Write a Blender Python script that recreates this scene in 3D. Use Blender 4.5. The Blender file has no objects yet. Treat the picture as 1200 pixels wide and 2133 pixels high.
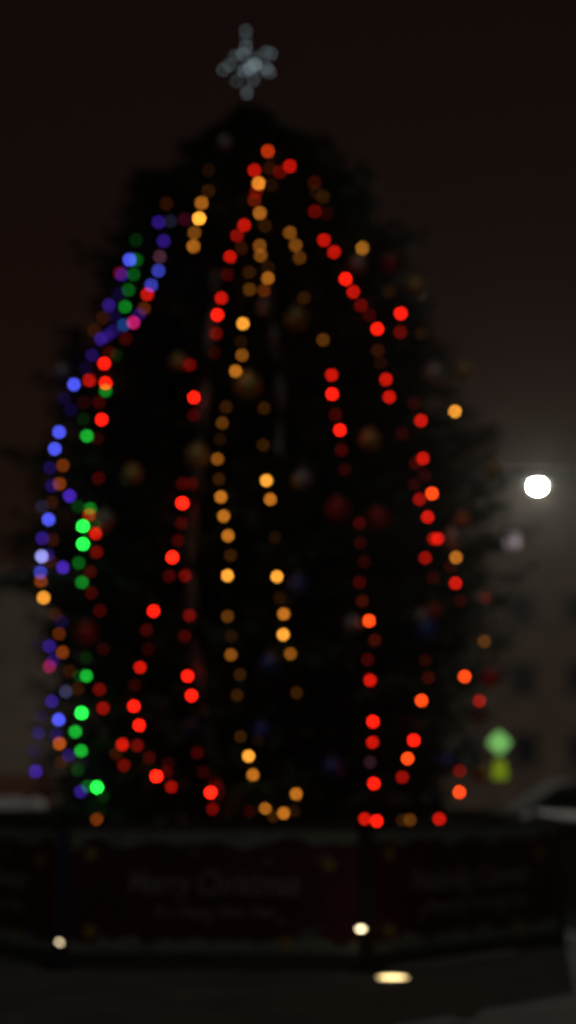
import bpy, bmesh, math, random
from mathutils import Vector, Matrix
random.seed(7)
sc = bpy.context.scene
C = sc.collection
R_ = math.radians
PI = math.pi

# ------------------------------------------------------------------ camera
F = 2963.0                      # focal length in photo pixels (photo 1200 x 2133)
CAM = Vector((0, 0, 1.6))
PITCH = math.atan(538 / F)
cam_d = bpy.data.cameras.new('camera')
cam = bpy.data.objects.new('camera', cam_d)
C.objects.link(cam)
cam.location = CAM
cam.rotation_euler = (PI / 2 + PITCH, 0, 0)
cam_d.sensor_fit = 'VERTICAL'
cam_d.sensor_height = 36
cam_d.lens = 36 * F / 2133
cam_d.clip_end = 900
cam_d.dof.use_dof = True
cam_d.dof.focus_distance = 5.5
cam_d.dof.aperture_fstop = 0.578
sc.camera = cam

def ray(px, py):
    x, y = (px - 600) / F, (1066.5 - py) / F
    cp, sp = math.cos(PITCH), math.sin(PITCH)
    return Vector((x, cp - y * sp, sp + y * cp))

def at(px, py, Y):               # the point of the place seen at a photo position, Y metres ahead
    d = ray(px, py)
    return CAM + d * (Y / d.y)

# ------------------------------------------------------------------ materials
def mat(name, col, rough=0.6, metal=0.0, emit=None, strength=0.0, noise=None, bump=0.0, nscale=6.0, spec=0.5, coat=0.0):
    m = bpy.data.materials.new(name)
    m.use_nodes = True
    nt = m.node_tree
    b = nt.nodes['Principled BSDF']
    b.inputs['Base Color'].default_value = (*col, 1)
    b.inputs['Roughness'].default_value = rough
    b.inputs['Metallic'].default_value = metal
    b.inputs['Specular IOR Level'].default_value = spec
    b.inputs['Coat Weight'].default_value = coat
    if emit:
        b.inputs['Emission Color'].default_value = (*emit, 1)
        b.inputs['Emission Strength'].default_value = strength
    if noise:
        tc = nt.nodes.new('ShaderNodeTexCoord')
        n = nt.nodes.new('ShaderNodeTexNoise')
        n.inputs['Scale'].default_value = nscale
        n.inputs['Detail'].default_value = 8
        nt.links.new(tc.outputs['Object'], n.inputs['Vector'])
        cr = nt.nodes.new('ShaderNodeValToRGB')
        cr.color_ramp.elements[0].position = 0.35
        cr.color_ramp.elements[1].position = 0.65
        cr.color_ramp.elements[0].color = (*noise, 1)
        cr.color_ramp.elements[1].color = (*col, 1)
        nt.links.new(n.outputs['Fac'], cr.inputs['Fac'])
        nt.links.new(cr.outputs['Color'], b.inputs['Base Color'])
        if bump:
            bp = nt.nodes.new('ShaderNodeBump')
            bp.inputs['Strength'].default_value = bump
            nt.links.new(n.outputs['Fac'], bp.inputs['Height'])
            nt.links.new(bp.outputs['Normal'], b.inputs['Normal'])
    return m

M = {}
M['needles'] = mat('fir_needles', (.075, .14, .085), .7, noise=(.045, .09, .058), nscale=1.6, spec=.2)
M['bark'] = mat('bark', (.07, .045, .03), .9, noise=(.03, .02, .014), bump=.5, nscale=12)
M['wire'] = mat('green_cable', (.012, .02, .012), .7)
M['socket'] = mat('bulb_socket', (.015, .02, .015), .5)
M['metal'] = mat('galvanised_steel', (.35, .36, .38), .4, 1.0, noise=(.22, .23, .25), nscale=9)
M['white_metal'] = mat('white_coated_wire', (.16, .17, .18), .5)
M['black_metal'] = mat('black_painted_steel', (.012, .012, .013), .75, noise=(.008, .008, .009), spec=.15)
M['navy'] = mat('navy_painted_post', (.008, .012, .06), .5, noise=(.006, .008, .03))
M['board'] = mat('dark_board', (.03, .025, .022), .8, noise=(.015, .013, .012))
M['banner'] = mat('maroon_banner_vinyl', (.045, .002, .007), .6, noise=(.028, .0015, .005), nscale=3, spec=.3)
M['print_white'] = mat('white_print', (.125, .14, .12), .6, noise=(.06, .075, .065), nscale=14)
M['print_text'] = mat('pale_pink_print', (.135, .11, .10), .6)
M['gold_print'] = mat('gold_print', (.20, .14, .02), .5)
M['green_print'] = mat('green_print', (.05, .12, .04), .6)
M['snow'] = mat('snow', (.90, .90, .93), .75, noise=(.78, .78, .84), bump=.4, nscale=5)
M['asphalt'] = mat('wet_slushy_asphalt', (.125, .13, .112), .85, noise=(.085, .09, .078), bump=.35, nscale=1.7, spec=.3)
M['road'] = mat('wet_road', (.055, .055, .058), .5, noise=(.035, .035, .038), bump=.2, nscale=2)
M['kerb'] = mat('kerb_stone', (.25, .24, .23), .8, noise=(.16, .155, .15), nscale=7)
M['render'] = mat('brown_grey_render', (.25, .165, .125), .9, noise=(.17, .112, .085), bump=.2, nscale=1.2)
M['render2'] = mat('grey_render', (.30, .228, .195), .9, noise=(.21, .16, .138), bump=.2, nscale=.9)
M['trimstone'] = mat('window_surround', (.13, .11, .10), .8, noise=(.10, .085, .08))
M['glass'] = mat('dark_window_glass', (.008, .014, .025), .12, spec=.6)
M['roof'] = mat('slate_roof', (.05, .05, .055), .7, noise=(.03, .03, .034))
M['reddoor'] = mat('brown_red_door', (.20, .07, .045), .6, noise=(.14, .05, .03))
M['bluegrey'] = mat('blue_grey_paint', (.18, .24, .30), .6, noise=(.12, .16, .2))
M['brickwall'] = mat('dark_brick', (.12, .07, .055), .9, noise=(.07, .045, .035), bump=.3, nscale=9)
M['carpaint'] = mat('charcoal_car_paint', (.03, .031, .033), .6, .2, noise=(.05, .052, .056), coat=.0)
M['frost'] = mat('frosted_car_top', (.03, .031, .033), .9, noise=(.018, .019, .02), nscale=4)
M['tyre'] = mat('tyre_rubber', (.015, .015, .015), .8)
M['chrome'] = mat('alloy', (.5, .5, .52), .3, 1.0)
M['carglass'] = mat('car_glass', (.006, .007, .008), .7, spec=.1)
M['taillight'] = mat('tail_light', (.25, .01, .01), .2)
M['headlight'] = mat('headlight_glass', (.5, .5, .5), .1)
M['ribbon'] = mat('silver_ribbon', (.10, .11, .11), .5, .2, noise=(.05, .055, .055), nscale=8)
M['cap'] = mat('bauble_cap', (.45, .42, .35), .35, 1.0)

# ------------------------------------------------------------------ mesh helpers
def new_obj(name, me, m=None, parent=None):
    o = bpy.data.objects.new(name, me)
    C.objects.link(o)
    if m is not None:
        for mm in (m if isinstance(m, (list, tuple)) else [m]):
            me.materials.append(mm)
    if parent is not None:
        o.parent = parent
    return o

def finish(name, bm, m, parent=None, smooth=False):
    bmesh.ops.recalc_face_normals(bm, faces=bm.faces)
    me = bpy.data.meshes.new(name)
    bm.to_mesh(me)
    bm.free()
    if smooth:
        for p in me.polygons:
            p.use_smooth = True
    return new_obj(name, me, m, parent)

def box(bm, c, s, rz=0.0, bev=0.0, mi=0):
    g = bmesh.ops.create_cube(bm, size=1.0)
    vs = g['verts']
    for v in vs:
        v.co = Vector((v.co.x * s[0], v.co.y * s[1], v.co.z * s[2]))
    fs = list({f for v in vs for f in v.link_faces})
    for f in fs:
        f.material_index = mi
    if bev:
        es = list({e for v in vs for e in v.link_edges})
        r = bmesh.ops.bevel(bm, geom=es, offset=bev, segments=2, affect='EDGES', profile=.5)
        vs = list({v for f in r['faces'] for v in f.verts} | {v for v in vs if v.is_valid})
    rot = Matrix.Rotation(rz, 3, 'Z')
    for v in vs:
        v.co = rot @ v.co + Vector(c)

def tube(bm, pts, rad, seg=8, cap=True, mi=0):
    rings = []
    n = len(pts)
    pts = [Vector(p) for p in pts]
    for i, p in enumerate(pts):
        d = (pts[min(i + 1, n - 1)] - pts[max(i - 1, 0)])
        if d.length < 1e-9: d = Vector((0, 0, 1))
        d.normalize()
        u = d.cross(Vector((0, 1, 0)) if abs(d.y) < .9 else Vector((1, 0, 0))).normalized()
        w = d.cross(u)
        r = rad[i] if isinstance(rad, (list, tuple)) else rad
        rings.append([bm.verts.new(p + (u * math.cos(a) + w * math.sin(a)) * r) for a in [2 * PI * k / seg for k in range(seg)]])
    for a, b in zip(rings, rings[1:]):
        for k in range(seg):
            f = bm.faces.new((a[k], a[(k + 1) % seg], b[(k + 1) % seg], b[k]))
            f.material_index = mi
    if cap:
        bm.faces.new(rings[0][::-1]).material_index = mi
        bm.faces.new(rings[-1]).material_index = mi

def lathe(bm, prof, c=(0, 0, 0), seg=16, mi=0, top=True):
    c = Vector(c)
    rings = []
    for r, z in prof:
        if r < 1e-5:
            rings.append([bm.verts.new(c + Vector((0, 0, z)))])
        else:
            rings.append([bm.verts.new(c + Vector((r * math.cos(2 * PI * k / seg), r * math.sin(2 * PI * k / seg), z))) for k in range(seg)])
    for a, b in zip(rings, rings[1:]):
        for k in range(seg):
            k2 = (k + 1) % seg
            if len(a) == 1 and len(b) == 1: continue
            if len(a) == 1: f = bm.faces.new((a[0], b[k2], b[k]))
            elif len(b) == 1: f = bm.faces.new((a[k], a[k2], b[0]))
            else: f = bm.faces.new((a[k], a[k2], b[k2], b[k]))
            f.material_index = mi

def sphere_prof(r, n=8, z0=0.0, a0=-PI / 2, a1=PI / 2):
    return [(r * math.cos(a0 + (a1 - a0) * i / n), z0 + r * math.sin(a0 + (a1 - a0) * i / n)) for i in range(n + 1)]

def prism(bm, poly, t, xf, mi=0):
    """a flat outline (x, z) given thickness t along y and placed by xf"""
    a = [bm.verts.new(xf @ Vector((x, -t / 2, z))) for x, z in poly]
    b = [bm.verts.new(xf @ Vector((x, t / 2, z))) for x, z in poly]
    bm.faces.new(a).material_index = mi
    bm.faces.new(b[::-1]).material_index = mi
    n = len(poly)
    for i in range(n):
        bm.faces.new((a[i], a[(i + 1) % n], b[(i + 1) % n], b[i])).material_index = mi

def tag(o, label=None, cat=None, group=None, kind=None):
    if label: o['label'] = label
    if cat: o['category'] = cat
    if group: o['group'] = group
    if kind: o['kind'] = kind
    return o

def empty(name, loc, rz=0.0):
    o = bpy.data.objects.new(name, None)
    C.objects.link(o)
    o.location = loc
    o.rotation_euler = (0, 0, rz)
    return o

# ------------------------------------------------------------------ sky
w = bpy.data.worlds.new('World')
sc.world = w
w.use_nodes = True
nt = w.node_tree
for n in list(nt.nodes): nt.nodes.remove(n)
out = nt.nodes.new('ShaderNodeOutputWorld')
bg = nt.nodes.new('ShaderNodeBackground')
sky = nt.nodes.new('ShaderNodeTexSky')
sky.sky_type = 'NISHITA'
sky.sun_disc = False
sky.sun_elevation = R_(-4)
sky.sun_rotation = R_(150)
bg.inputs['Strength'].default_value = .05
nt.links.new(sky.outputs[0], bg.inputs['Color'])
tc = nt.nodes.new('ShaderNodeTexCoord')          # low cloud lit brown from below by the town
sep = nt.nodes.new('ShaderNodeSeparateXYZ')
nt.links.new(tc.outputs['Generated'], sep.inputs[0])
nz = nt.nodes.new('ShaderNodeTexNoise')
nz.inputs['Scale'].default_value = 2.2
nz.inputs['Detail'].default_value = 5
nt.links.new(tc.outputs['Generated'], nz.inputs['Vector'])
add = nt.nodes.new('ShaderNodeMath'); add.operation = 'MULTIPLY_ADD'
nt.links.new(nz.outputs['Fac'], add.inputs[0]); add.inputs[1].default_value = .10
nt.links.new(sep.outputs['Z'], add.inputs[2])
cr = nt.nodes.new('ShaderNodeValToRGB')
els = cr.color_ramp.elements
els[0].position = 0.0; els[0].color = (.0125, .0068, .0052, 1)
els[1].position = .60; els[1].color = (.0042, .0019, .0011, 1)
e = els.new(.20); e.color = (.0112, .0052, .0036, 1)
e = els.new(.40); e.color = (.0068, .0030, .0019, 1)
nt.links.new(add.outputs[0], cr.inputs['Fac'])
bg2 = nt.nodes.new('ShaderNodeBackground')
bg2.inputs['Strength'].default_value = 1.0
nt.links.new(cr.outputs['Color'], bg2.inputs['Color'])
ad = nt.nodes.new('ShaderNodeAddShader')
nt.links.new(bg.outputs[0], ad.inputs[0]); nt.links.new(bg2.outputs[0], ad.inputs[1])
nt.links.new(ad.outputs[0], out.inputs['Surface'])

sun_d = bpy.data.lights.new('fill_sun', 'SUN')  # added fill brightening the front, stands in for street lighting behind the camera
sun_d.energy = .15
sun_d.angle = R_(12)
sun_d.color = (1.0, .99, .88)
sun = bpy.data.objects.new('fill_sun', sun_d)
C.objects.link(sun)
sun.rotation_euler = (R_(48), 0, R_(-8))          # from behind the camera

# ------------------------------------------------------------------ ground
bm = bmesh.new()
N = 24
vs = [[bm.verts.new((-220 + 440 * i / N, -30 + 430 * j / N, 0)) for j in range(N + 1)] for i in range(N + 1)]
for i in range(N):
    for j in range(N):
        bm.faces.new((vs[i][j], vs[i + 1][j], vs[i + 1][j + 1], vs[i][j + 1]))
tag(finish('ground', bm, M['asphalt']), kind='structure')
bm = bmesh.new()
box(bm, (0, 30.5, .004), (200, 9, .008))
tag(finish('road', bm, M['road']), kind='structure')
for yy, nm in ((25.9, 'kerb_near_road'), (35.1, 'kerb_far_road')):
    bm = bmesh.new(); box(bm, (0, yy, .06), (200, .18, .13), bev=.015)
    tag(finish('kerb', bm, M['kerb']), kind='structure')
bm = bmesh.new(); box(bm, (0, 45, .055), (200, 19.6, .11))
tag(finish('pavement', bm, M['kerb']), kind='structure')

# ------------------------------------------------------------------ the tree
TY = 15.0                                          # metres ahead to the trunk
SIL = [(216, 512, 520), (260, 478, 560), (300, 430, 650), (350, 340, 730), (420, 262, 782), (520, 228, 862), (600, 205, 890), (700, 142, 930),
       (800, 92, 975), (900, 70, 1005), (1000, 56, 1035), (1100, 46, 1052), (1200, 44, 1058), (1300, 60, 1060), (1400, 78, 1052),
       (1500, 88, 1030), (1600, 95, 1000), (1690, 125, 960), (1750, 250, 850)]
prof = []
for y, l, r in SIL:
    a, b = at(l, y, TY), at(r, y, TY)
    prof.append((a.z, (a.x + b.x) / 2, (b.x - a.x) / 2))
prof.sort()
def env(z):
    if z <= prof[0][0]: return prof[0][1], prof[0][2]
    if z >= prof[-1][0]: return prof[-1][1], prof[-1][2]
    for (z0, c0, r0), (z1, c1, r1) in zip(prof, prof[1:]):
        if z0 <= z <= z1:
            t = (z - z0) / (z1 - z0)
            return c0 + (c1 - c0) * t, r0 + (r1 - r0) * t
TX = at(515, 230, TY).x
TOPZ = at(515, 218, TY).z

def on_tree(px, py, off=.0, k=1.0):
    """where the sight line first meets the outside of the tree, else where it passes nearest"""
    d = ray(px, py); d = d / d.y
    best = None
    Y = 11.9
    while Y < 16.0:
        p = CAM + d * Y
        c, r = env(p.z)
        g = math.hypot(p.x - c, p.y - TY) - (r * k + off)
        if g < 0: return p
        if best is None or g < best[0]: best = (g, p)
        Y += .02
    return best[1]

tree = empty('fir_tree', (TX, TY, 0))
tag(tree, 'tall bushy fir decked with coloured light strings behind the banner barriers', 'christmas tree')
bm = bmesh.new()
tube(bm, [(0, 0, -.02), (.02, 0, 1), (-.02, .02, 3), (.02, 0, 5), (0, 0, 7.5), (0, 0, TOPZ)], [.24, .2, .16, .11, .06, .015], 12)
finish('trunk', bm, M['bark'], tree, True)
verts, faces = [], []
lverts = bmesh.new()
def blade(p, d, n, L, W):
    s = d.cross(n)
    if s.length < 1e-6: return
    s.normalize()
    i = len(verts)
    verts.extend([p - s * W * .3, p + s * W * .3, p + d * L * .5 + s * W * .5, p + d * L, p + d * L * .5 - s * W * .5])
    faces.append((i, i + 1, i + 2, i + 3, i + 4))
rnd = random.Random(11)
NB = 1750
for b in range(NB):
    f = (b + rnd.random()) / NB
    z = .75 + (TOPZ - .95) * (1 - (1 - f) ** .85)
    c, r = env(z + .1)
    az = b * 2.39996 + rnd.uniform(-.25, .25)
    k = rnd.choice((.66, .76, .84, .9, .94, .97, 1.0)) * rnd.uniform(.94, 1.05) * .985 * (1 + .09 * math.sin(az * 3 + z * 2.1) * math.sin(z * 3.7 + az))
    if rnd.random() < .06: k *= 1.12
    L = max(.16, r * k)
    lift = -.12 if z < 3 else (.05 if z < 6 else .45)
    root = Vector((0, 0, max(.5, z - L * (.10 + max(lift, 0) * .5))))
    tip = Vector(((c - TX) + math.cos(az) * L, math.sin(az) * L, z + rnd.uniform(-.05, .1)))
    mid = root.lerp(tip, .55) + Vector((0, 0, -.06 * L + lift * .1))
    def P(t):
        return root * (1 - t) ** 2 + mid * 2 * t * (1 - t) + tip * t * t
    if b % 3 == 0:
        tube(lverts, [P(0), P(.35), P(.7), P(.97)], [.022 + .01 * L, .02, .012, .004], 5, False)
    nt_ = int(7 + L * 5.5)
    for i in range(nt_):
        t = .28 + .72 * (i + rnd.random() * .6) / nt_
        p = P(t)
        fw = (P(min(1, t + .05)) - P(t - .05)).normalized()
        side = fw.cross(Vector((0, 0, 1))).normalized()
        for sg in (-1, 1):
            tl = (.17 + .26 * (1 - t)) * min(1, .45 + L * .4) * rnd.uniform(.7, 1.2)
            d = (fw * .8 + side * sg * rnd.uniform(.5, 1.0) + Vector((0, 0, rnd.uniform(-.55, .25)))).normalized()
            nn = Vector((rnd.uniform(-.4, .4), rnd.uniform(-.4, .4), 1)).normalized()
            for q in range(4):
                pp = p + d * tl * (.25 + .25 * q) * rnd.uniform(.8, 1.05)
                dd = (d + Vector((rnd.uniform(-.6, .6), rnd.uniform(-.6, .6), rnd.uniform(-.5, .4)))).normalized()
                blade(pp, dd, nn, rnd.uniform(.08, .15), rnd.uniform(.035, .06))
for i in range(260):                                # leader shoots round the tip
    z = TOPZ - .12 - 1.0 * rnd.random() ** 1.2
    a = rnd.uniform(0, 2 * PI)
    d = Vector((math.cos(a), math.sin(a), rnd.uniform(.3, 1.2))).normalized()
    blade(Vector((0, 0, z)) + d * .03, d, Vector((-math.sin(a), math.cos(a), .3)), rnd.uniform(.08, .20) * (1 + (TOPZ - z)), .035)
me = bpy.data.meshes.new('crown')
me.from_pydata([tuple(v) for v in verts], [], faces)
crown = new_obj('crown', me, M['needles'], tree)
finish('limb', lverts, M['bark'], tree)

# ------------------------------------------------------------------ light strings
COL = {'R': (1.0, .012, .004), 'K': (1.0, .065, .006), 'O': (1.0, .31, .025), 'A': (1.0, .17, .012), 'Y': (1.0, .37, .035), 'B': (.085, .11, 1.0), 'V': (.13, .035, .95),
       'G': (.012, .72, .045), 'W': (.36, .37, .92), 'P': (.55, .16, .30), 'M': (.9, .02, .22), 'C': (.03, .20, .9)}
LEV = {0: .009, 1: .022, 2: .075, 3: .17, 4: .38, 5: .9, 6: 1.7}
BR = .019
bulb_mesh = {}
def get_bulb(c, l):
    if (c, l) in bulb_mesh: return bulb_mesh[(c, l)]
    bm = bmesh.new()
    lathe(bm, sphere_prof(BR, 8), seg=12, mi=0)
    lathe(bm, [(.0, .045), (.011, .045), (.012, .02), (.0, .019)], seg=8, mi=1)
    me = bpy.data.meshes.new('bulb')
    bmesh.ops.recalc_face_normals(bm, faces=bm.faces)
    bm.to_mesh(me); bm.free()
    for p in me.polygons: p.use_smooth = True
    k = COL[c]
    gain = 15.0 * LEV[l] * (.75 if c in 'BVWC' else 1) * (.75 if c in 'OYA' else 1) 
    me.materials.append(mat('lit_bulb', (.1, .1, .1), .5, emit=k, strength=gain))
    me.materials.append(M['socket'])
    bulb_mesh[(c, l)] = me
    return me

def string(label, cat_pts, top=None, grp='light strings draped down the tree'):
    pts = []
    t = empty('light_string', (0, 0, 0))
    first = None
    P3 = []
    for px, py, c, l in cat_pts:
        off = .10 if l > 1 else .05
        p = on_tree(px, py, off)
        P3.append(p)
    t.location = P3[0]
    for (px, py, c, l), p in zip(cat_pts, P3):
        o = new_obj('bulb', get_bulb(c, l), None, t)
        o.location = p - P3[0]
        o.rotation_euler = (rnd.uniform(-.5, .5), rnd.uniform(-.5, .5), 0)
    bm = bmesh.new()
    path = []
    seq = ([on_tree(*top, .05)] if top else []) + P3
    for a, b in zip(seq, seq[1:]):
        m_ = a.lerp(b, .5) + Vector((0, .02, -.015 * (b - a).length))
        path += [a + Vector((0, .03, .03)) - P3[0], m_ + Vector((0, .03, .0)) - P3[0]]
    path.append(seq[-1] + Vector((0, .03, .03)) - P3[0])
    tube(bm, path, .0035, 5)
    finish('cable', bm, M['wire'], t)
    tag(t, label, 'string lights', grp)
    return t

S = {}
string('string of blue and violet bulbs with few reds beside the short amber string of four',
 [(347,424,'A',1),(355,461,'W',1),(330,463,'V',3),(341,502,'V',3),(333,535,'P',2),(330,564,'B',4),(315,594,'B',4),(307,613,'R',4),(300,643,'A',2),(290,655,'V',2),(278,672,'M',4),
  (258,677,'C',3),(235,690,'V',2),(222,700,'V',2),(210,706,'V',3),(192,740,'V',2),(178,770,'V',1),(154,801,'B',5),(133,829,'V',1),(147,853,'V',1)], (400, 340))
string('string of bright blue bulbs bulging out at the mid-height edge, ending in one amber bulb',
 [(123,900,'B',5),(114,935,'B',5),(105,974,'V',2),(108,1012,'V',2),(145,1033,'V',4),(87,1055,'W',1),(101,1082,'B',5),(88,1121,'V',3),(100,1156,'V',2),(87,1159,'W',5),(84,1192,'B',4),
  (131,1182,'V',4),(85,1210,'A',3),(91,1245,'Y',5)], (147, 860))
string('low string of violet and blue bulbs over the snowy ledge',
 [(128,1295,'V',1),(103,1346,'V',3),(80,1340,'V',0),(110,1375,'V',2),(103,1388,'M',3),(137,1441,'W',2),(108,1461,'V',3),(86,1492,'V',1),(122,1499,'B',5),(80,1527,'V',2),
  (118,1531,'V',2),(70,1565,'V',1),(74,1607,'V',4),(143,1573,'V',2),(168,1649,'V',3)], (100, 1250))
string('string of dim orange bulbs among the blue ones, last bulb alone on the barrier top',
 [(215,662,'A',1),(196,688,'A',1),(130,970,'A',3),(124,1008,'A',3),(108,1046,'A',1),(110,1125,'A',1),(105,1170,'A',1),(116,1280,'A',1),(123,1320,'A',2),(130,1359,'A',3),
  (145,1398,'A',1),(162,1435,'A',1),(124,1549,'A',4),(127,1588,'A',1),(201,1706,'A',3)], (300, 450))
string('string of green, blue and red bulbs on the upper shoulder of the tree',
 [(283,500,'G',1),(284,541,'G',2),(270,541,'B',5),(250,569,'R',2),(254,572,'V',3),(278,572,'G',2),(268,604,'G',2),(248,612,'V',1),(261,639,'G',3),(227,636,'V',3),(240,660,'V',1),
  (262,705,'R',1),(228,735,'R',1),(242,740,'G',0),(217,757,'R',5),(186,792,'R',4),(220,798,'R',5),(220,814,'G',3)], (350, 380))
string('string of bright green bulbs with fainter red ones beside them',
 [(206,838,'R',1),(175,838,'R',0),(212,874,'R',5),(174,873,'G',0),(181,908,'G',4),(203,914,'R',0),(205,996,'R',1),(188,1060,'G',3),(163,1055,'G',1),(186,1072,'K',3),(173,1096,'G',6),
  (199,1111,'R',4),(173,1133,'G',6),(201,1150,'R',2),(164,1173,'G',2),(188,1191,'R',1),(171,1213,'G',3),(190,1235,'R',1),(208,1272,'R',1)], (220, 820))
string('string of green bulbs along the foot of the tree ending just over the barrier',
 [(215,1352,'R',0),(180,1370,'G',0),(165,1408,'G',1),(180,1408,'G',4),(207,1436,'R',2),(215,1475,'R',3),(170,1485,'G',6),(157,1524,'G',4),(169,1564,'G',4),(162,1603,'G',1),
  (183,1638,'G',2),(202,1640,'G',6),(215,1660,'G',0)], (200, 1300))
string('short string of four bright amber bulbs near the blue shoulder',
 [(434,355,'O',0),(434,398,'O',1),(420,423,'O',4),(415,455,'Y',6),(405,485,'O',3),(403,513,'O',4)], (500, 290))
string('string of red bulbs leaving the tree top beside the central amber string',
 [(530,355,'R',4),(533,400,'R',2),(530,417,'K',2),(509,469,'R',4),(494,491,'R',3),(503,517,'A',1),(480,537,'R',5),(473,572,'R',1),(461,621,'R',4),(453,656,'R',5),(450,695,'R',2),
  (446,735,'R',0),(385,457,'M',1),(395,760,'R',2),(404,828,'R',5),(404,865,'R',1),(400,1007,'R',1),(380,1007,'R',1),(380,1048,'R',6),(378,1090,'R',1),(371,1126,'R',1),(359,1161,'R',6),(353,1200,'R',1)], (520, 300))
string('string of red bulbs curving outward low beside the green bulbs',
 [(320,1273,'R',5),(305,1312,'R',1),(308,1352,'R',0),(292,1390,'R',4),(281,1427,'R',0),(279,1471,'R',5),(290,1511,'R',5),(286,1553,'R',2),(255,1551,'R',4),(242,1570,'A',1),(258,1594,'R',2),
  (311,1578,'R',1),(350,1590,'R',0),(347,1608,'R',1),(326,1617,'R',6),(357,1639,'R',3)], (353, 1200))
string('string of red bulbs hanging between the curving red string and the amber column',
 [(386,1199,'R',2),(395,1282,'R',2),(385,1325,'R',1),(391,1408,'R',5),(399,1449,'R',5),(411,1568,'R',1),(423,1608,'R',0),(439,1651,'R',6),(443,1685,'R',2),(520,1690,'R',0)], (380, 1050))
string('long amber string running down the middle from tip to barrier',
 [(558,315,'K',4),(562,350,'A',1),(539,382,'O',5),(565,385,'O',0),(541,444,'O',4),(552,470,'O',1),(541,512,'O',3),(543,532,'O',3),(559,558,'O',1),(519,567,'O',1),(558,579,'O',4),(550,605,'A',2),
  (520,603,'O',2),(506,674,'Y',5),(502,712,'O',0),(504,740,'O',3),(491,773,'O',4),(471,848,'O',1),(463,881,'O',2),(458,915,'O',0),(453,956,'O',3),(456,998,'O',1),(460,1035,'O',4),(466,1075,'O',4),
  (475,1116,'O',4),(480,1157,'O',1),(474,1199,'Y',5),(474,1284,'O',2),(482,1325,'O',0),(481,1364,'O',3),(500,1405,'O',1),(494,1448,'O',1),(501,1534,'O',1),(518,1575,'Y',5),(527,1614,'O',4),
  (552,1685,'O',4),(569,1700,'O',1),(591,1694,'O',4),(612,1690,'O',0)], (540, 270))
string('string of amber bulbs just beyond the central amber string, nearest the tree middle',
 [(604,485,'O',3),(616,511,'O',3),(624,537,'O',2),(633,621,'O',1),(673,708,'O',2),(550,850,'O',1),(548,927,'O',1),(555,1001,'Y',5),(563,1040,'O',4),(573,1120,'O',0),(577,1201,'Y',5),(583,1245,'O',0),
  (591,1279,'O',4),(590,1322,'Y',5),(605,1362,'O',3),(618,1443,'O',1),(617,1654,'O',4)], (585, 330))
string('string of red bulbs sweeping from the tree top down the street-lamp side',
 [(604,346,'R',4),(583,358,'R',2),(655,380,'K',1),(658,400,'O',0),(673,410,'O',1),(656,440,'R',2),(680,445,'R',0),(675,500,'R',4),(696,525,'R',4),(720,581,'R',5),(736,608,'R',4),(752,636,'R',2),
  (770,656,'R',1),(786,685,'R',5),(787,730,'A',1),(793,755,'A',0),(804,790,'R',4),(811,827,'R',4),(862,840,'R',0),(877,876,'R',4),(838,903,'R',0),(881,955,'R',4),(866,965,'R',1),(885,990,'R',0)], (575, 300))
string('string of orange-red bulbs hanging below the sweeping red string, outermost on the lamp side',
 [(863,1010,'R',0),(900,1028,'K',5),(874,1040,'R',3),(891,1077,'R',4),(903,1122,'R',3),(912,1122,'R',4),(886,1162,'R',3),(902,1203,'R',0),(938,1180,'R',0),(949,1215,'R',4),(960,1252,'R',0),
  (1011,1245,'R',1),(968,1409,'K',5),(999,1460,'R',3),(958,1606,'R',2),(957,1650,'K',5),(915,1706,'R',4)], (880, 955))
string('string of widely spaced amber and red bulbs at the outer edge by the street lamp',
 [(755,517,'Y',4),(811,608,'O',0),(835,653,'R',5),(834,692,'R',2),(878,695,'O',0),(948,857,'Y',5),(950,1161,'O',4),(1009,1336,'O',2)], (700, 400))
string('straight string of red bulbs over the dark barrier post',
 [(691,781,'R',4),(692,821,'R',5),(699,864,'R',1),(708,896,'R',5),(711,938,'R',1),(718,978,'R',0),(749,1090,'R',1),(750,1131,'R',0),(759,1170,'R',0),(749,1213,'R',1),(755,1252,'K',1),(769,1293,'K',5),
  (781,1333,'K',1),(766,1374,'R',1),(771,1417,'R',4),(777,1503,'R',5),(776,1546,'R',4),(771,1588,'P',1),(779,1632,'R',5),(760,1706,'R',4),(785,1710,'R',5)], (680, 700))
string('short low string of red bulbs between the straight red string and the outer edge',
 [(886,1375,'K',0),(893,1412,'K',1),(878,1459,'K',5),(862,1542,'R',5),(849,1580,'K',5),(838,1619,'R',3),(838,1708,'O',1),(854,1708,'O',2)], (885, 1330))

# ------------------------------------------------------------------ silver ribbon
def ribbon(label, pts, wd):
    P3 = [on_tree(x, y, .02) for x, y in pts]
    bm = bmesh.new()
    prev = None
    for i in range(len(P3) - 1):
        for s in range(8):
            t = s / 8
            p = P3[i].lerp(P3[i + 1], t)
            a = (i * 8 + s) * .42
            sd = Vector((math.cos(a), math.sin(a) * .6, 0)) * wd
            cur = [bm.verts.new(p - sd), bm.verts.new(p + sd), bm.verts.new(p + sd + Vector((0, .004, 0))), bm.verts.new(p - sd + Vector((0, .004, 0)))]
            if prev:
                for k in range(4):
                    bm.faces.new((prev[k], prev[(k + 1) % 4], cur[(k + 1) % 4], cur[k]))
            prev = cur
    tag(finish('ribbon_garland', bm, M['ribbon'], smooth=True), label, 'garland', 'silver ribbon garlands hung down the tree')
ribbon('long twisted silver ribbon beside the red bulbs, from the shoulder down to the barrier', [(450,560),(436,700),(424,850),(410,1000),(396,1150),(400,1300),(420,1450),(445,1600),(455,1680)], .055)
ribbon('shorter twisted silver ribbon close to the middle of the tree', [(560,600),(575,720),(585,820),(580,960)], .045)

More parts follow.
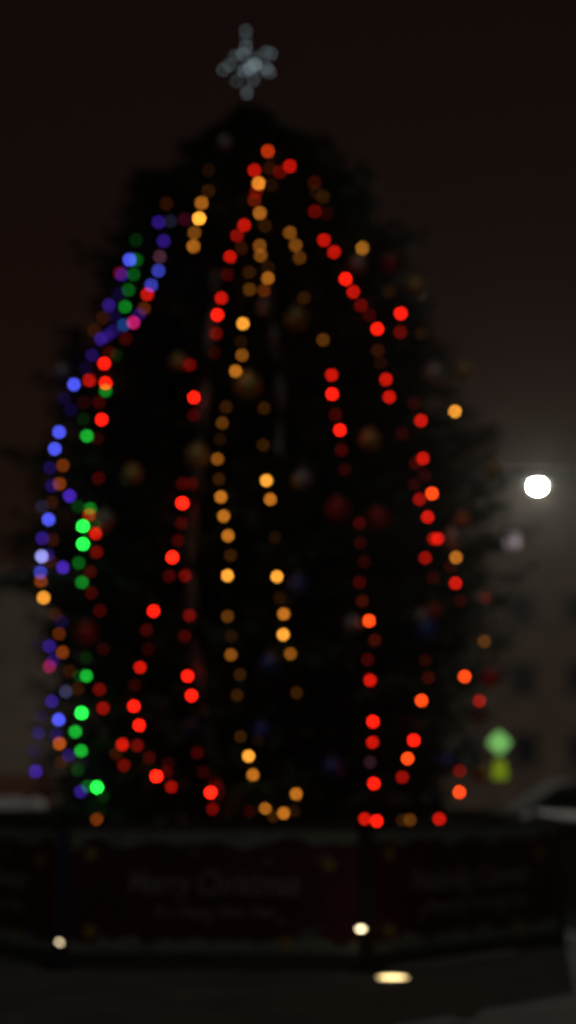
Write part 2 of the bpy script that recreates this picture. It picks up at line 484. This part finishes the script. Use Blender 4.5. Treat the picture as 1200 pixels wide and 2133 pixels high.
# ------------------------------------------------------------------ baubles
BC = {'gold': (.42, .31, .09), 'silver': (.28, .27, .28), 'red': (.42, .01, .015), 'blue': (.02, .05, .30), 'orange': (.6, .2, .05), 'green': (.05, .25, .06)}
bauble_mesh = {}
def bauble(px, py, col, r, label, rough=.35):
    key = (col, r)
    if key not in bauble_mesh:
        if (col, 'm') not in bauble_mesh:
            bauble_mesh[(col, 'm')] = mat(col + '_bauble', BC[col], rough, .35, coat=.3)
        bm = bmesh.new()
        lathe(bm, sphere_prof(r, 12), seg=20)
        bmesh.ops.recalc_face_normals(bm, faces=bm.faces)
        a = bpy.data.meshes.new('ball'); bm.to_mesh(a); bm.free()
        for p in a.polygons: p.use_smooth = True
        a.materials.append(bauble_mesh[(col, 'm')])
        bm = bmesh.new()
        lathe(bm, [(0, r * .99), (.2 * r, r * .97), (.2 * r, r * 1.16), (0, r * 1.17)], seg=10)
        tube(bm, [(math.cos(q) * .09 * r, 0, r * 1.24 + math.sin(q) * .09 * r) for q in [k * PI / 4 for k in range(9)]], .012 * r + .001, 5)
        bmesh.ops.recalc_face_normals(bm, faces=bm.faces)
        b = bpy.data.meshes.new('cap'); bm.to_mesh(b); bm.free()
        b.materials.append(M['cap'])
        bauble_mesh[key] = (a, b)
    a, b = bauble_mesh[key]
    p = on_tree(px, py, .03)
    t = empty('bauble', p)
    new_obj('ball', a, None, t); new_obj('cap', b, None, t)
    tag(t, label, 'bauble', 'baubles hung on the tree')
for a in [
 (617,665,'gold',.11,'large gold bauble high on the tree under the three amber bulbs'),
 (518,805,'gold',.12,'large pale gold bauble right beside the central amber string'),
 (866,598,'gold',.10,'gold bauble on the upper outer edge, above the twin red bulbs'),
 (967,775,'gold',.10,'gold bauble at the outer edge, beside the large silver bauble'),
 (770,917,'gold',.10,'gold bauble alone beside the straight red string'),
 (412,950,'gold',.11,'gold bauble next to the ribbon, over the brightest red bulbs'),
 (277,990,'gold',.10,'gold bauble inward of the green bulbs at mid height'),
 (1027,978,'gold',.09,'gold bauble at the tree edge nearest the street lamp'),
 (372,755,'gold',.08,'small gold bauble touching a dim red bulb over the ribbon'),
 (905,782,'silver',.12,'large silver bauble on the outer edge level with the gold one'),
 (746,552,'silver',.09,'silver bauble just under the lone amber bulb near the top'),
 (553,640,'silver',.08,'silver bauble in the middle, under the amber bulbs'),
 (468,300,'silver',.08,'small silver bauble near the treetop'),
 (630,1000,'silver',.09,'silver bauble between the two middle light strings'),
 (218,1085,'silver',.10,'silver bauble beside the brightest green bulbs'),
 (130,775,'silver',.10,'silver bauble by the single bright blue bulb'),
 (945,1122,'silver',.11,'silver bauble above the outer amber bulb'),
 (1000,1490,'silver',.10,'silver bauble above the green star lantern'),
 (1043,1240,'silver',.09,'silver bauble at the edge in front of the upper window'),
 (880,1284,'silver',.07,'small silver bauble touching a blue one'),
 (735,1300,'silver',.08,'silver bauble against the orange-red bulb of the straight string'),
 (1045,1410,'silver',.07,'small silver bauble at the edge in front of the lower window'),
 (704,1062,'red',.11,'large red bauble, first of the level pair'),
 (786,1080,'red',.10,'red bauble, second of the level pair and the lower one'),
 (180,1320,'red',.11,'red bauble low beside the orange bulbs'),
 (812,550,'red',.09,'red bauble under the lone amber bulb toward the edge'),
 (1022,1412,'red',.10,'dark red bauble outside the bright orange-red bulb'),
 (905,1275,'red',.07,'small red bauble beside the small silver one'),
 (562,1385,'blue',.11,'blue bauble beside the lower amber bulbs'),
 (622,1220,'blue',.10,'blue bauble beside the bright amber bulb, higher of the middle blues'),
 (888,1312,'blue',.11,'blue bauble on the lamp side under the small silver one'),
 (692,1600,'blue',.10,'blue bauble low above the barrier, near the straight red string'),
 (404,1520,'blue',.10,'blue bauble low between the two red strings'),
 (545,1525,'blue',.10,'blue bauble just above the low bright amber bulb'),
 (930,1588,'blue',.10,'blue bauble low on the lamp side'),
 (1000,1612,'orange',.08,'orange bauble beside the tail of the star lantern'),
 (965,1085,'orange',.08,'orange bauble high on the lamp-side edge'),
]: bauble(*a)

# glowing ornaments on the lamp side
p = at(1068, 1126, 14.5)
t = empty('globe_ornament', p)
bm = bmesh.new(); lathe(bm, sphere_prof(.085, 12), seg=20)
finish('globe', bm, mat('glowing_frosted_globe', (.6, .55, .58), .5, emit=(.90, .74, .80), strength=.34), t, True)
bm = bmesh.new(); lathe(bm, [(0, .083), (.02, .082), (.02, .105), (0, .106)], seg=10); tube(bm, [(0, 0, .1), (-.05, .0, .22), (-.22, .02, .30)], .004, 5)
finish('cap', bm, M['cap'], t)
tag(t, 'glowing frosted white globe on the branch tip under the street lamp', 'ornament')
p = at(1040, 1547, 14.3)
t = empty('star_lantern', p)
bm = bmesh.new()
def star_solid(bm, R, r, d, n=4, mi=0, off=(0, 0, 0)):
    o = Vector(off)
    f = bm.verts.new(o + Vector((0, -d, 0))); bk = bm.verts.new(o + Vector((0, d, 0)))
    ring = []
    for i in range(2 * n):
        a = PI / 2 + PI * i / n
        q = R if i % 2 == 0 else r
        ring.append(bm.verts.new(o + Vector((math.cos(a) * q, 0, math.sin(a) * q))))
    for i in range(2 * n):
        j = (i + 1) % (2 * n)
        bm.faces.new((f, ring[i], ring[j])).material_index = mi
        bm.faces.new((bk, ring[j], ring[i])).material_index = mi
star_solid(bm, .122, .095, .07)
finish('shell', bm, mat('green_lantern_paper', (.3, .6, .3), .7, emit=(.30, .80, .20), strength=.55), t)
bm = bmesh.new(); lathe(bm, [(0, -.17), (.055, -.18), (.085, -.33), (.06, -.36), (0, -.355)], seg=12)
finish('tail', bm, mat('yellow_green_lantern_paper', (.35, .45, .05), .7, emit=(.22, .33, .008), strength=.5), t, True)
bm = bmesh.new(); tube(bm, [(0, 0, .18), (-.03, 0, .26), (-.18, .02, .32)], .004, 5)
finish('hanger', bm, M['wire'], t)
tag(t, 'pale green glowing star lantern with a yellow-green tail low on the tree edge', 'lantern')

# ------------------------------------------------------------------ tree-top star
c0 = at(514, 132, TY)
st = empty('tree_topper_star', c0)
tag(st, 'pale white lit star of wire spikes on the very top of the tree', 'star')
K = (TY / F) * 1.01
bm = bmesh.new()
def spike(bm, ang, L, wd, tilt):
    ax = Vector((math.cos(ang), 0, math.sin(ang)))
    sd = Matrix.Rotation(tilt, 3, ax) @ Vector((-math.sin(ang), 0, math.cos(ang)))
    tip = ax * L
    for s in (-1, 1):
        tube(bm, [ax * .03, ax * L * .35 + sd * wd * s, tip], .004, 5)
    tube(bm, [ax * .02, tip], .0035, 5)
for a, L, wd in ((90, .38, .07), (270, .36, .07), (0, .27, .06), (180, .27, .06), (28, .24, .05), (150, .2, .05), (218, .2, .045), (322, .2, .045)):
    spike(bm, R_(a), L, wd, 0); spike(bm, R_(a), L, wd, PI / 2)
finish('frame', bm, M['white_metal'], st)
bm = bmesh.new(); tube(bm, [(0, 0, -.10), (0, 0, TOPZ - c0.z - .25)], .014, 8)
finish('mounting_rod', bm, M['black_metal'], st)
led_m = {}
for px, py, l in [(512,62,.42),(513,97,.7),(505,105,.8),(490,115,.9),(512,80,.35),(532,115,.7),(556,112,.42),(478,141,.42),(508,144,.9),(520,139,1.1),(531,136,1.1),(541,142,.5),
                  (556,145,.55),(492,160,.35),(528,163,.4),(515,176,.45),(513,188,.5),(515,200,.5),(464,143,.36),(563,143,.4),(566,113,.36),]:
    l = round(l, 1) if l > .25 else .2
    if l not in led_m:
        bm = bmesh.new(); lathe(bm, sphere_prof(.015, 6), seg=10)
        bmesh.ops.recalc_face_normals(bm, faces=bm.faces)
        me = bpy.data.meshes.new('led'); bm.to_mesh(me); bm.free()
        me.materials.append(mat('cool_led', (.3, .3, .3), .4, emit=(.68, .90, 1.0), strength=2.7 * l ** 1.35))
        led_m[l] = me
    o = new_obj('led', led_m[l], None, st)
    q = at(px, py, TY) - c0
    o.location = (q.x * .98, rnd.uniform(-.1, .1), q.z)

# ------------------------------------------------------------------ barrier with banners round the tree
A = at(124, 1985, 12.15); B = at(764, 1996, 12.0)
A.z = B.z = 0
side = (B - A).length
ang0 = math.atan2(B.y - A.y, B.x - A.x)
FH = 1.16
corners = [A, B]
a_ = ang0
for i in range(6):
    a_ += PI / 4
    corners.append(corners[-1] + Vector((math.cos(a_), math.sin(a_), 0)) * side)
def flake(bm, x, z, r, xf, mi=0):
    for k in range(3):
        an = k * PI / 3 + .2
        dx, dz = math.cos(an) * r, math.sin(an) * r
        nx, nz_ = -math.sin(an) * r * .09, math.cos(an) * r * .09
        prism(bm, [(x - dx + nx, z - dz + nz_), (x - dx - nx, z - dz - nz_), (x + dx - nx, z + dz - nz_), (x + dx + nx, z + dz + nz_)], .002 + .0008 * k, xf, mi)
def text(body, size, x, z, par, m, wd):
    cu = bpy.data.curves.new('lettering', 'FONT')
    cu.body = body; cu.size = size; cu.shear = .25; cu.align_x = 'CENTER'; cu.extrude = .002; cu.offset = .003 * size / .2
    cu.materials.append(m)
    o = bpy.data.objects.new('lettering', cu)
    C.objects.link(o); o.parent = par
    o.rotation_euler = (PI / 2, 0, 0)
    o.location = (x, -.035, z)
    bpy.context.view_layer.update()
    k = wd / max(o.dimensions.x, .01)
    me = bpy.data.meshes.new_from_object(o.evaluated_get(bpy.context.evaluated_depsgraph_get()))
    bpy.data.objects.remove(o)
    me.name = 'lettering'
    o = new_obj('lettering', me, None, par)
    o.rotation_euler = (PI / 2, 0, 0)
    o.location = (x, -.035, z)
    o.scale.x = k
    return o
LINES = {0: ('Merry Christmas', '& a Happy New Year'), 1: ('Nadolig Llawen', 'a Blwyddyn Newydd Dda'), 7: ('Nadolig Llawen', 'a Blwyddyn Newydd Dda'), }
LAB = {2: 'maroon banner barrier at the ring side below the slanting snowy wall', 6: 'maroon banner barrier at the ring side nearest the straight snowy wall',
       3: 'unseen maroon banner barrier behind the tree on the street-lamp side', 4: 'unseen maroon banner barrier directly behind the tree', 5: 'unseen maroon banner barrier behind the tree on the snowy-wall side',  # rear panels, out of view, added to close the ring and block lamp light
       0: 'maroon banner barrier reading Merry Christmas, facing straight ahead between two posts',
       1: 'maroon banner barrier angled back past the dark post, under the street lamp',
       7: 'maroon banner barrier angled back beside the navy post, under the snowy ledge'}
for i in range(8):
    P0, P1 = corners[i], corners[(i + 1) % 8]
    an = math.atan2(P1.y - P0.y, P1.x - P0.x)
    md = (P0 + P1) / 2
    t = empty('banner_barrier', (md.x, md.y, 0), an)
    tag(t, LAB[i], 'barrier', 'banner barriers ringed round the tree')
    W = side - .10
    bm = bmesh.new(); box(bm, (0, 0, .568), (W, .03, 1.11), bev=.006); finish('board', bm, M['board'], t)
    bm = bmesh.new(); box(bm, (0, -.02, .62), (W - .02, .008, .98)); ban = finish('banner', bm, M['banner'], t)
    bm = bmesh.new()
    tube(bm, [(-W / 2, 0, 1.145), (W / 2, 0, 1.145)], .018, 8)
    finish('rail', bm, M['board'], t)
    bm = bmesh.new()
    tube(bm, [(-W / 2, 0, .095), (W / 2, 0, .095)], .018, 8)
    finish('rail', bm, M['board'], t)
    bm = bmesh.new()                                 # printed snow drifts top and bottom with flakes
    def drift(z0, s, seed):
        r2 = random.Random(seed)
        n = 26
        top_ = [(-W / 2 + .02 + (W - .04) * k / n, z0) for k in range(n + 1)]
        low = [(x, z0 - s * (.10 + .022 * math.sin(k * 1.1 + seed) + r2.uniform(-.035, .04))) for k, (x, _) in enumerate(top_)]
        for k in range(n):
            prism(bm, [top_[k], top_[k + 1], low[k + 1], low[k]] if s > 0 else [low[k], low[k + 1], top_[k + 1], top_[k]], .003, Matrix.Translation((0, -.0265, 0)))
    drift(1.105, 1, i + 2)
    finish('snow_print', bm, M['print_white'], ban)
    bm = bmesh.new(); drift(.135, -1, i + 9)
    finish('snow_print', bm, M['print_white'], ban)
    r3 = random.Random(i)
    for k in range(9):
        bm = bmesh.new()
        flake(bm, r3.uniform(-W / 2 + .1, W / 2 - .1), r3.choice((.88, .34)) + r3.uniform(-.05, .05), r3.uniform(.03, .06), Matrix.Translation((0, -.030, 0)))
        finish('snowflake_print', bm, M['print_white'], ban)
    for gx, gz in ((-W / 2 + .2, .92), (-W / 2 + .2, .30), (W / 2 - .25, .84), (W / 2 - .6, .22)):
        bm = bmesh.new()
        poly = []
        for k in range(10):
            q = PI / 2 + k * PI / 5; rr = .075 if k % 2 == 0 else .032
            poly.append((gx + math.cos(q) * rr, gz + math.sin(q) * rr))
        prism(bm, poly, .004, Matrix.Translation((0, -.0285, 0)))
        finish('gold_star', bm, M['gold_print'], ban)
    if i in LINES:
        text(LINES[i][0], .27, .0, .60, ban, M['print_text'], 1.42 if i == 0 else 1.55)
        text(LINES[i][1], .135, .02, .42, ban, M['print_text'], 1.0 if i == 0 else 1.4)
for i in range(8):
    p = corners[i]
    bm = bmesh.new()
    if True:
        t = empty('barrier_post', (p.x, p.y, 0))
        box(bm, (0, 0, .565), (.09, .09, 1.09), bev=.01)
        finish('post', bm, M['navy'] if i == 0 else M['black_metal'], t)
        bm = bmesh.new(); lathe(bm, [(0, 0), (.15, 0), (.15, .02), (.05, .03), (0, .03)], seg=16)
        finish('foot', bm, M['black_metal'], t)
        bm = bmesh.new(); lathe(bm, [(0, 1.111), (.055, 1.111), (.05, 1.125), (.0, 1.135)], seg=12)
        finish('cap', bm, M['black_metal'], t)
        tag(t, {0: 'navy post at the near corner beside the small tilted spotlight', 1: 'black post at the near corner behind the ground light',
                2: 'black post where the angled barrier ends below the street lamp', 7: 'black post at the far end of the barrier on the ledge side', 3: 'black post of the ring by the bollard', 4: 'black post behind the tree toward the street lamp', 5: 'black post straight behind the tree trunk', 6: 'black post behind the tree toward the straight snowy wall'}[i], 'post', 'posts at the corners of the barrier ring')

# ------------------------------------------------------------------ low lights
def spot(px, py, Y, r, st_, label, tilt, squash=.62):
    p = at(px, py, Y)
    t = empty('spotlight', p)
    bm = bmesh.new()
    lathe(bm, [(0, 0), (r, 0), (r, .004), (0, .006)], seg=20)
    rot = Matrix.Rotation(PI / 2, 4, 'X')
    for v in bm.verts: v.co = rot @ Vector((v.co.x, v.co.y * squash, v.co.z))
    ln = finish('lens', bm, mat('warm_spot_lens', (.5, .5, .5), .3, emit=(1.0, .80, .48), strength=st_), t)
    bm = bmesh.new()
    lathe(bm, [(0, -.07), (r * .7, -.07), (r * 1.1, -.03), (r * 1.15, .0), (r * 1.02, .0), (r * 1.0, -.004), (0, -.005)], seg=20)
    for v in bm.verts: v.co = rot @ Vector((v.co.x, v.co.y * squash, v.co.z))
    hs = finish('housing', bm, M['black_metal'], t, False)
    bm = bmesh.new(); tube(bm, [(0, .06, 0), (0, .10, 0)], .012, 6); finish('bracket', bm, M['black_metal'], t)
    for o in (ln, hs): o.rotation_euler = (0, tilt, 0)
    tag(t, label, 'spotlight', 'small spotlights on the barrier posts')
spot(752, 1935, 11.86, .031, 7.5, 'small warm oval spotlight glowing on the black post', 0, .42)
spot(124, 1963, 12.0, .022, 4.0, 'small tilted spotlight glowing dimly by the navy post', R_(35), .5)
g = at(818, 2034, 10.9); g = CAM + (g - CAM) * (1.575 / (CAM.z - g.z))
t = empty('ground_light', (g.x, g.y, .004))
bm = bmesh.new(); lathe(bm, [(.13, 0), (.17, .0), (.165, .016), (.13, .019)], seg=28); finish('bezel', bm, M['metal'], t)
bm = bmesh.new(); lathe(bm, [(0, .024), (.05, .021), (.100, .014), (.128, .006), (.128, 0)], seg=28)
finish('lens', bm, mat('ground_lens', (.5, .5, .5), .3, emit=(1.0, .74, .32), strength=4.0), t, True)
tag(t, 'bright oval warm light set in the paving before the dark post', 'ground light')

# ------------------------------------------------------------------ street lamp
L0 = at(1120, 1016, 30.0)
px_ = L0.x + 2.1
t = empty('street_lamp', (px_, 30.1 - 5.0 + 5.0, 0))
base = t.location.copy()
bm = bmesh.new()
H = L0.z + .35
tube(bm, [(0, 0, .0), (0, 0, 1.0), (0, 0, 1.02), (0, 0, H - .2)], [.11, .11, .075, .05], 12)
finish('pole', bm, M['metal'], t, True)
bm = bmesh.new()
hd = L0 - base
tube(bm, [(0, 0, H - .3), (-.1, 0, H), (-1.0, hd.y * .5, H + .12), (hd.x + .2, hd.y, hd.z + .13)], [.045, .042, .035, .03], 8)
finish('arm', bm, M['metal'], t, True)
bm = bmesh.new()
box(bm, (hd.x, hd.y, hd.z + .10), (.62, .26, .10), bev=.035)
finish('head', bm, M['metal'], t, True)
bm = bmesh.new()
lathe(bm, [(0, -.018), (.05, -.015), (.075, .0), (.08, .046)], seg=20)
for v in bm.verts: v.co = Vector((v.co.x * 1.08, v.co.y, v.co.z)) + hd
finish('lens', bm, mat('street_lamp_glass', (.5, .5, .5), .3, emit=(1.0, .99, .84), strength=4700.0), t, True)
tag(t, 'tall street lamp shining blinding white in the mist beside the tree', 'street lamp')

# ------------------------------------------------------------------ buildings
def building(x0, x1, yf, depth, h, wall_m, label, rows, cols, ww, wh, door=None, lip=.3):
    t = empty('apartment_building', ((x0 + x1) / 2, yf, 0))
    W = x1 - x0
    cols = sorted(cols); rows = sorted(rows)
    bm = bmesh.new()
    # wall with real window openings: a grid of strips
    xs = [-W / 2]; zs = [0.11]
    for cx in cols: xs += [cx - t.location.x - ww / 2, cx - t.location.x + ww / 2]
    xs.append(W / 2)
    for rz in rows: zs += [rz - wh / 2, rz + wh / 2]
    zs.append(h)
    for i in range(len(xs) - 1):
        for j in range(len(zs) - 1):
            if i % 2 == 1 and j % 2 == 1: continue
            a, b, c, d = xs[i], xs[i + 1], zs[j], zs[j + 1]
            bm.faces.new([bm.verts.new(q) for q in ((a, 0, c), (b, 0, c), (b, 0, d), (a, 0, d))])
    bmesh.ops.remove_doubles(bm, verts=bm.verts, dist=1e-4)
    for poly in (((-W/2,0),(-W/2,depth)), ((W/2,0),(W/2,depth)), ((-W/2,depth),(W/2,depth))):
        (ax, ay), (bx, by) = poly
        bm.faces.new([bm.verts.new(q) for q in ((ax, ay, .11), (bx, by, .11), (bx, by, h), (ax, ay, h))])
    finish('wall', bm, wall_m, t)
    bm = bmesh.new()
    box(bm, (0, depth / 2, h + .12), (W + lip * 2, depth + lip * 2, .24), bev=.03)
    roof = finish('roof', bm, M['roof'], t)
    bm = bmesh.new(); box(bm, (0, depth / 2, h + .27), (W + lip * 2 - .1, depth + lip * 2 - .1, .06), bev=.02)
    finish('snow_cover', bm, M['snow'], roof)
    for cx in cols:
        for rz in rows:
            X = cx - t.location.x
            bm = bmesh.new()
            f = .07
            for (a, b, sx, sz) in ((0, wh / 2 - f / 2, ww, f), (0, -wh / 2 + f / 2, ww, f), (-ww / 2 + f / 2, 0, f, wh - 2 * f), (ww / 2 - f / 2, 0, f, wh - 2 * f), (0, 0, .05, wh - 2 * f)):
                box(bm, (X + a, .12, rz + b), (sx, .08, sz))
            wf = finish('window', bm, M['trimstone'], t)
            bm = bmesh.new(); box(bm, (X, .14, rz), (ww - 2 * f + .01, .02, wh - 2 * f + .01)); finish('pane', bm, M['glass'], wf)
            bm = bmesh.new(); box(bm, (X, -.03, rz - wh / 2 - .05), (ww + .2, .18, .08)); finish('sill', bm, M['trimstone'], wf)
    if door:
        for dx, dm, dw, dh, nm in door:
            bm = bmesh.new(); box(bm, (dx - t.location.x, -.05, .11 + dh / 2), (dw, .1, dh), bev=.02); d_ = finish(nm, bm, dm, t)
            bm = bmesh.new(); tube(bm, [(dx - t.location.x + dw * .4, -.12, 1.0), (dx - t.location.x + dw * .4, -.12, 1.25)], .015, 6); finish('handle', bm, M['metal'], d_)
    tag(t, label, 'building')
rx = lambda px, Y: (px - 600) / F * Y
YB = 55.0
zr = lambda py: at(600, py, YB).z
c1, c2 = at(1090, 1400, YB).x, at(1208, 1400, YB).x
dxc = c2 - c1
building(c1 - dxc * 1.45, c1 + dxc * 6.5, YB, 12, zr(1000), M['render'], 'brown rendered apartment block with rows of dark windows behind the street lamp',
         [zr(1560), zr(1412), zr(1266)], [c1 + dxc * k for k in range(-1, 7)], 1.05, 1.2, [(c1 + dxc * 2.5, M['reddoor'], 1.1, 2.1, 'door')])
YL = 42.0
x1_ = at(215, 1400, YL).x
building(x1_ - 15, x1_, YL, 10, at(30, 1215, YL).z, M['render2'], 'pale grey building showing dimly past the tree over the snowy ledge',
         [at(30, 1330, YL).z], [x1_ - 1.3 - 2.6 * k for k in range(5)], .95, 1.2,
         [(at(20, 1630, YL).x, M['reddoor'], 2.6, 1.4, 'door'), (at(60, 1530, YL).x + 1.9, M['bluegrey'], .9, 2.0, 'door')])

# ------------------------------------------------------------------ snowy low walls
def low_wall(pts, h, th, label, snow=.12):
    t = empty('low_wall', (pts[0][0], pts[0][1], 0))
    a = Vector((*pts[0], 0)); b = Vector((*pts[1], 0))
    an = math.atan2(b.y - a.y, b.x - a.x); L = (b - a).length
    t.rotation_euler = (0, 0, an)
    bm = bmesh.new(); box(bm, (L / 2, 0, h / 2), (L, th, h), bev=.01); finish('wall', bm, M['brickwall'], t)
    bm = bmesh.new(); box(bm, (L / 2, 0, h + .03), (L + .06, th + .10, .06), bev=.01); finish('coping', bm, M['kerb'], t)
    bm = bmesh.new()
    n = 24; prev = None; r4 = random.Random(int(L * 10))
    for k in range(n + 1):
        x = L * k / n
        hh = snow * (.75 + r4.uniform(-.1, .2)) * (1 if 0 < k < n else .35)
        ring = [bm.verts.new((x, (th / 2 + .045) * math.cos(q), h + .061 + hh * math.sin(q))) for q in [PI * j / 8 for j in range(9)]]
        if prev:
            for j in range(8): bm.faces.new((prev[j], prev[j + 1], ring[j + 1], ring[j]))
            bm.faces.new((prev[0], ring[0], ring[8], prev[8]))
        else: bm.faces.new(ring)
        prev = ring
    bm.faces.new(prev)
    finish('snow_cover', bm, M['snow'], t, True)
    tag(t, label, 'wall', None)
q1 = at(96, 1678, 19.5); q0 = at(-160, 1678, 19.5)
low_wall([(q0.x, q0.y), (q1.x, q1.y)], q1.z - .15, .4, 'brick wall with a thick white snow cap, ending behind the tree foot', .22)
q0 = at(1118, 1692, 18.6); q1 = at(1300, 1728, 15.6)
low_wall([(q0.x, q0.y), (q1.x, q1.y)], q0.z - .10, .3, 'brick wall with a snow cap slanting toward the viewer past the barrier', .08)
p = at(1095, 1706, 15.2)
t = empty('bollard', (p.x, p.y, 0))
bm = bmesh.new(); lathe(bm, [(0, 0), (.07, 0), (.065, p.z - .08), (0, p.z - .07)], seg=14); finish('post', bm, M['black_metal'], t, True)
bm = bmesh.new(); lathe(bm, sphere_prof(.075, 8), (0, 0, 0), seg=14)
for v in bm.verts: v.co = Vector((v.co.x * .75 + v.co.z * .35, v.co.y, v.co.z * 1.1 + p.z))
finish('snow_cap', bm, M['snow'], t, True)
tag(t, 'black bollard with a small lump of snow on top beside the slanting snowy wall', 'bollard')

# ------------------------------------------------------------------ parked car
cx = at(1150, 1650, 21.0)
car = empty('parked_car', (cx.x + .45, 21.6, 0))
tag(car, 'dark frosted car parked side-on beyond the barrier under the street lamp', 'car')
side_ = [(-2.15, .32), (-2.17, .62), (-2.05, .80), (-1.15, .98), (-.95, 1.0), (1.65, 1.02), (2.1, .95), (2.15, .6), (2.12, .32)]
bm = bmesh.new()
def loft(bm, outline, hw, inset, mi=0):
    n = len(outline)
    secs = []
    for y, k in ((-hw, inset), (-hw * .9, 1), (hw * .9, 1), (hw, inset)):
        cx_ = sum(x for x, z in outline) / n; cz_ = sum(z for x, z in outline) / n
        secs.append([bm.verts.new((cx_ + (x - cx_) * k, y, cz_ + (z - cz_) * k)) for x, z in outline])
    for a, b in zip(secs, secs[1:]):
        for i in range(n): bm.faces.new((a[i], a[(i + 1) % n], b[(i + 1) % n], b[i]))
    bm.faces.new(secs[0]); bm.faces.new(secs[-1][::-1])
loft(bm, side_, .88, .97)
body = finish('body', bm, M['carpaint'], car, False)
bm = bmesh.new()
gh = [(-1.0, .99), (-.35, 1.40), (-.1, 1.44), (1.0, 1.43), (1.3, 1.38), (1.85, 1.02)]
secs = []
for y, k in ((-.80, 0), (-.62, 1), (.62, 1), (.80, 0)):
    secs.append([bm.verts.new((x, y if z < 1.1 else y * .86 if k == 0 else y, z if k or z < 1.1 else z - .04)) for x, z in gh])
for a, b in zip(secs, secs[1:]):
    for i in range(len(gh)): bm.faces.new((a[i], a[(i + 1) % len(gh)], b[(i + 1) % len(gh)], b[i]))
bm.faces.new(secs[0]); bm.faces.new(secs[-1][::-1])
finish('roof', bm, M['frost'], body)
for s in (-1, 1):
    for x0_, x1w in ((-.75, .25), (.35, 1.35)):
        bm = bmesh.new()
        prism(bm, [(x0_ - .0, 1.06), (x1w, 1.06), (x1w - (.1 if x1w > 1 else 0), 1.32), (x0_ + (.35 if x0_ < 0 else 0), 1.32)], .012, Matrix.Translation((0, s * .765, 0)) )
        finish('window', bm, M['carglass'], body)
    for wx in (-1.35, 1.4):
        bm = bmesh.new()
        for yy in (-.1, .1): pass
        prof_ = [(0, -.1), (.2, -.1), (.31, -.09), (.32, 0), (.31, .09), (.2, .1), (0, .1)]
        lathe(bm, prof_, seg=20)
        rt = Matrix.Rotation(PI / 2, 3, 'X')
        for v in bm.verts: v.co = rt @ v.co + Vector((wx, s * .83, .32))
        wh_ = finish('wheel', bm, M['tyre'], car, True)
        bm = bmesh.new(); lathe(bm, [(0, -.112), (.18, -.105), (.19, 0), (.18, .105), (0, .112)], seg=20)
        for v in bm.verts: v.co = rt @ v.co + Vector((wx, s * .83, .32))
        finish('rim', bm, M['chrome'], wh_, True)
    bm = bmesh.new(); box(bm, (-2.1, s * .62, .68), (.12, .3, .13), bev=.02); finish('headlight', bm, M['headlight'], car)
    bm = bmesh.new(); box(bm, (2.1, s * .66, .8), (.12, .25, .15), bev=.02); finish('tail_light', bm, M['taillight'], car)

# ------------------------------------------------------------------ mist
bm = bmesh.new()
box(bm, (0, 45, 9.5), (120, 110, 21))
hz = finish('haze', bm, None)
hm = bpy.data.materials.new('mist'); hm.use_nodes = True
nt = hm.node_tree
for n in list(nt.nodes): nt.nodes.remove(n)
o_ = nt.nodes.new('ShaderNodeOutputMaterial'); pv = nt.nodes.new('ShaderNodeVolumePrincipled')
pv.inputs['Color'].default_value = (.95, .90, .86, 1)
pv.inputs['Density'].default_value = .00060
pv.inputs['Anisotropy'].default_value = .83
nt.links.new(pv.outputs[0], o_.inputs['Volume'])
hz.data.materials.append(hm)
tag(hz, kind='stuff')

# ------------------------------------------------------------------ render settings
sc.view_settings.view_transform = 'Standard'
sc.view_settings.look = 'None'
sc.view_settings.exposure = 0
sc.view_settings.gamma = 1
cy = sc.cycles
cy.use_denoising = True
cy.denoiser = 'OPENIMAGEDENOISE'
cy.denoising_prefilter = 'ACCURATE'
cy.use_adaptive_sampling = False
cy.max_bounces = 4
cy.diffuse_bounces = 2
cy.glossy_bounces = 2
cy.volume_bounces = 0
cy.transmission_bounces = 2
cy.sample_clamp_indirect = 2.0
cy.sample_clamp_direct = 0
cy.use_light_tree = True
cy.caustics_reflective = False
cy.caustics_refractive = False
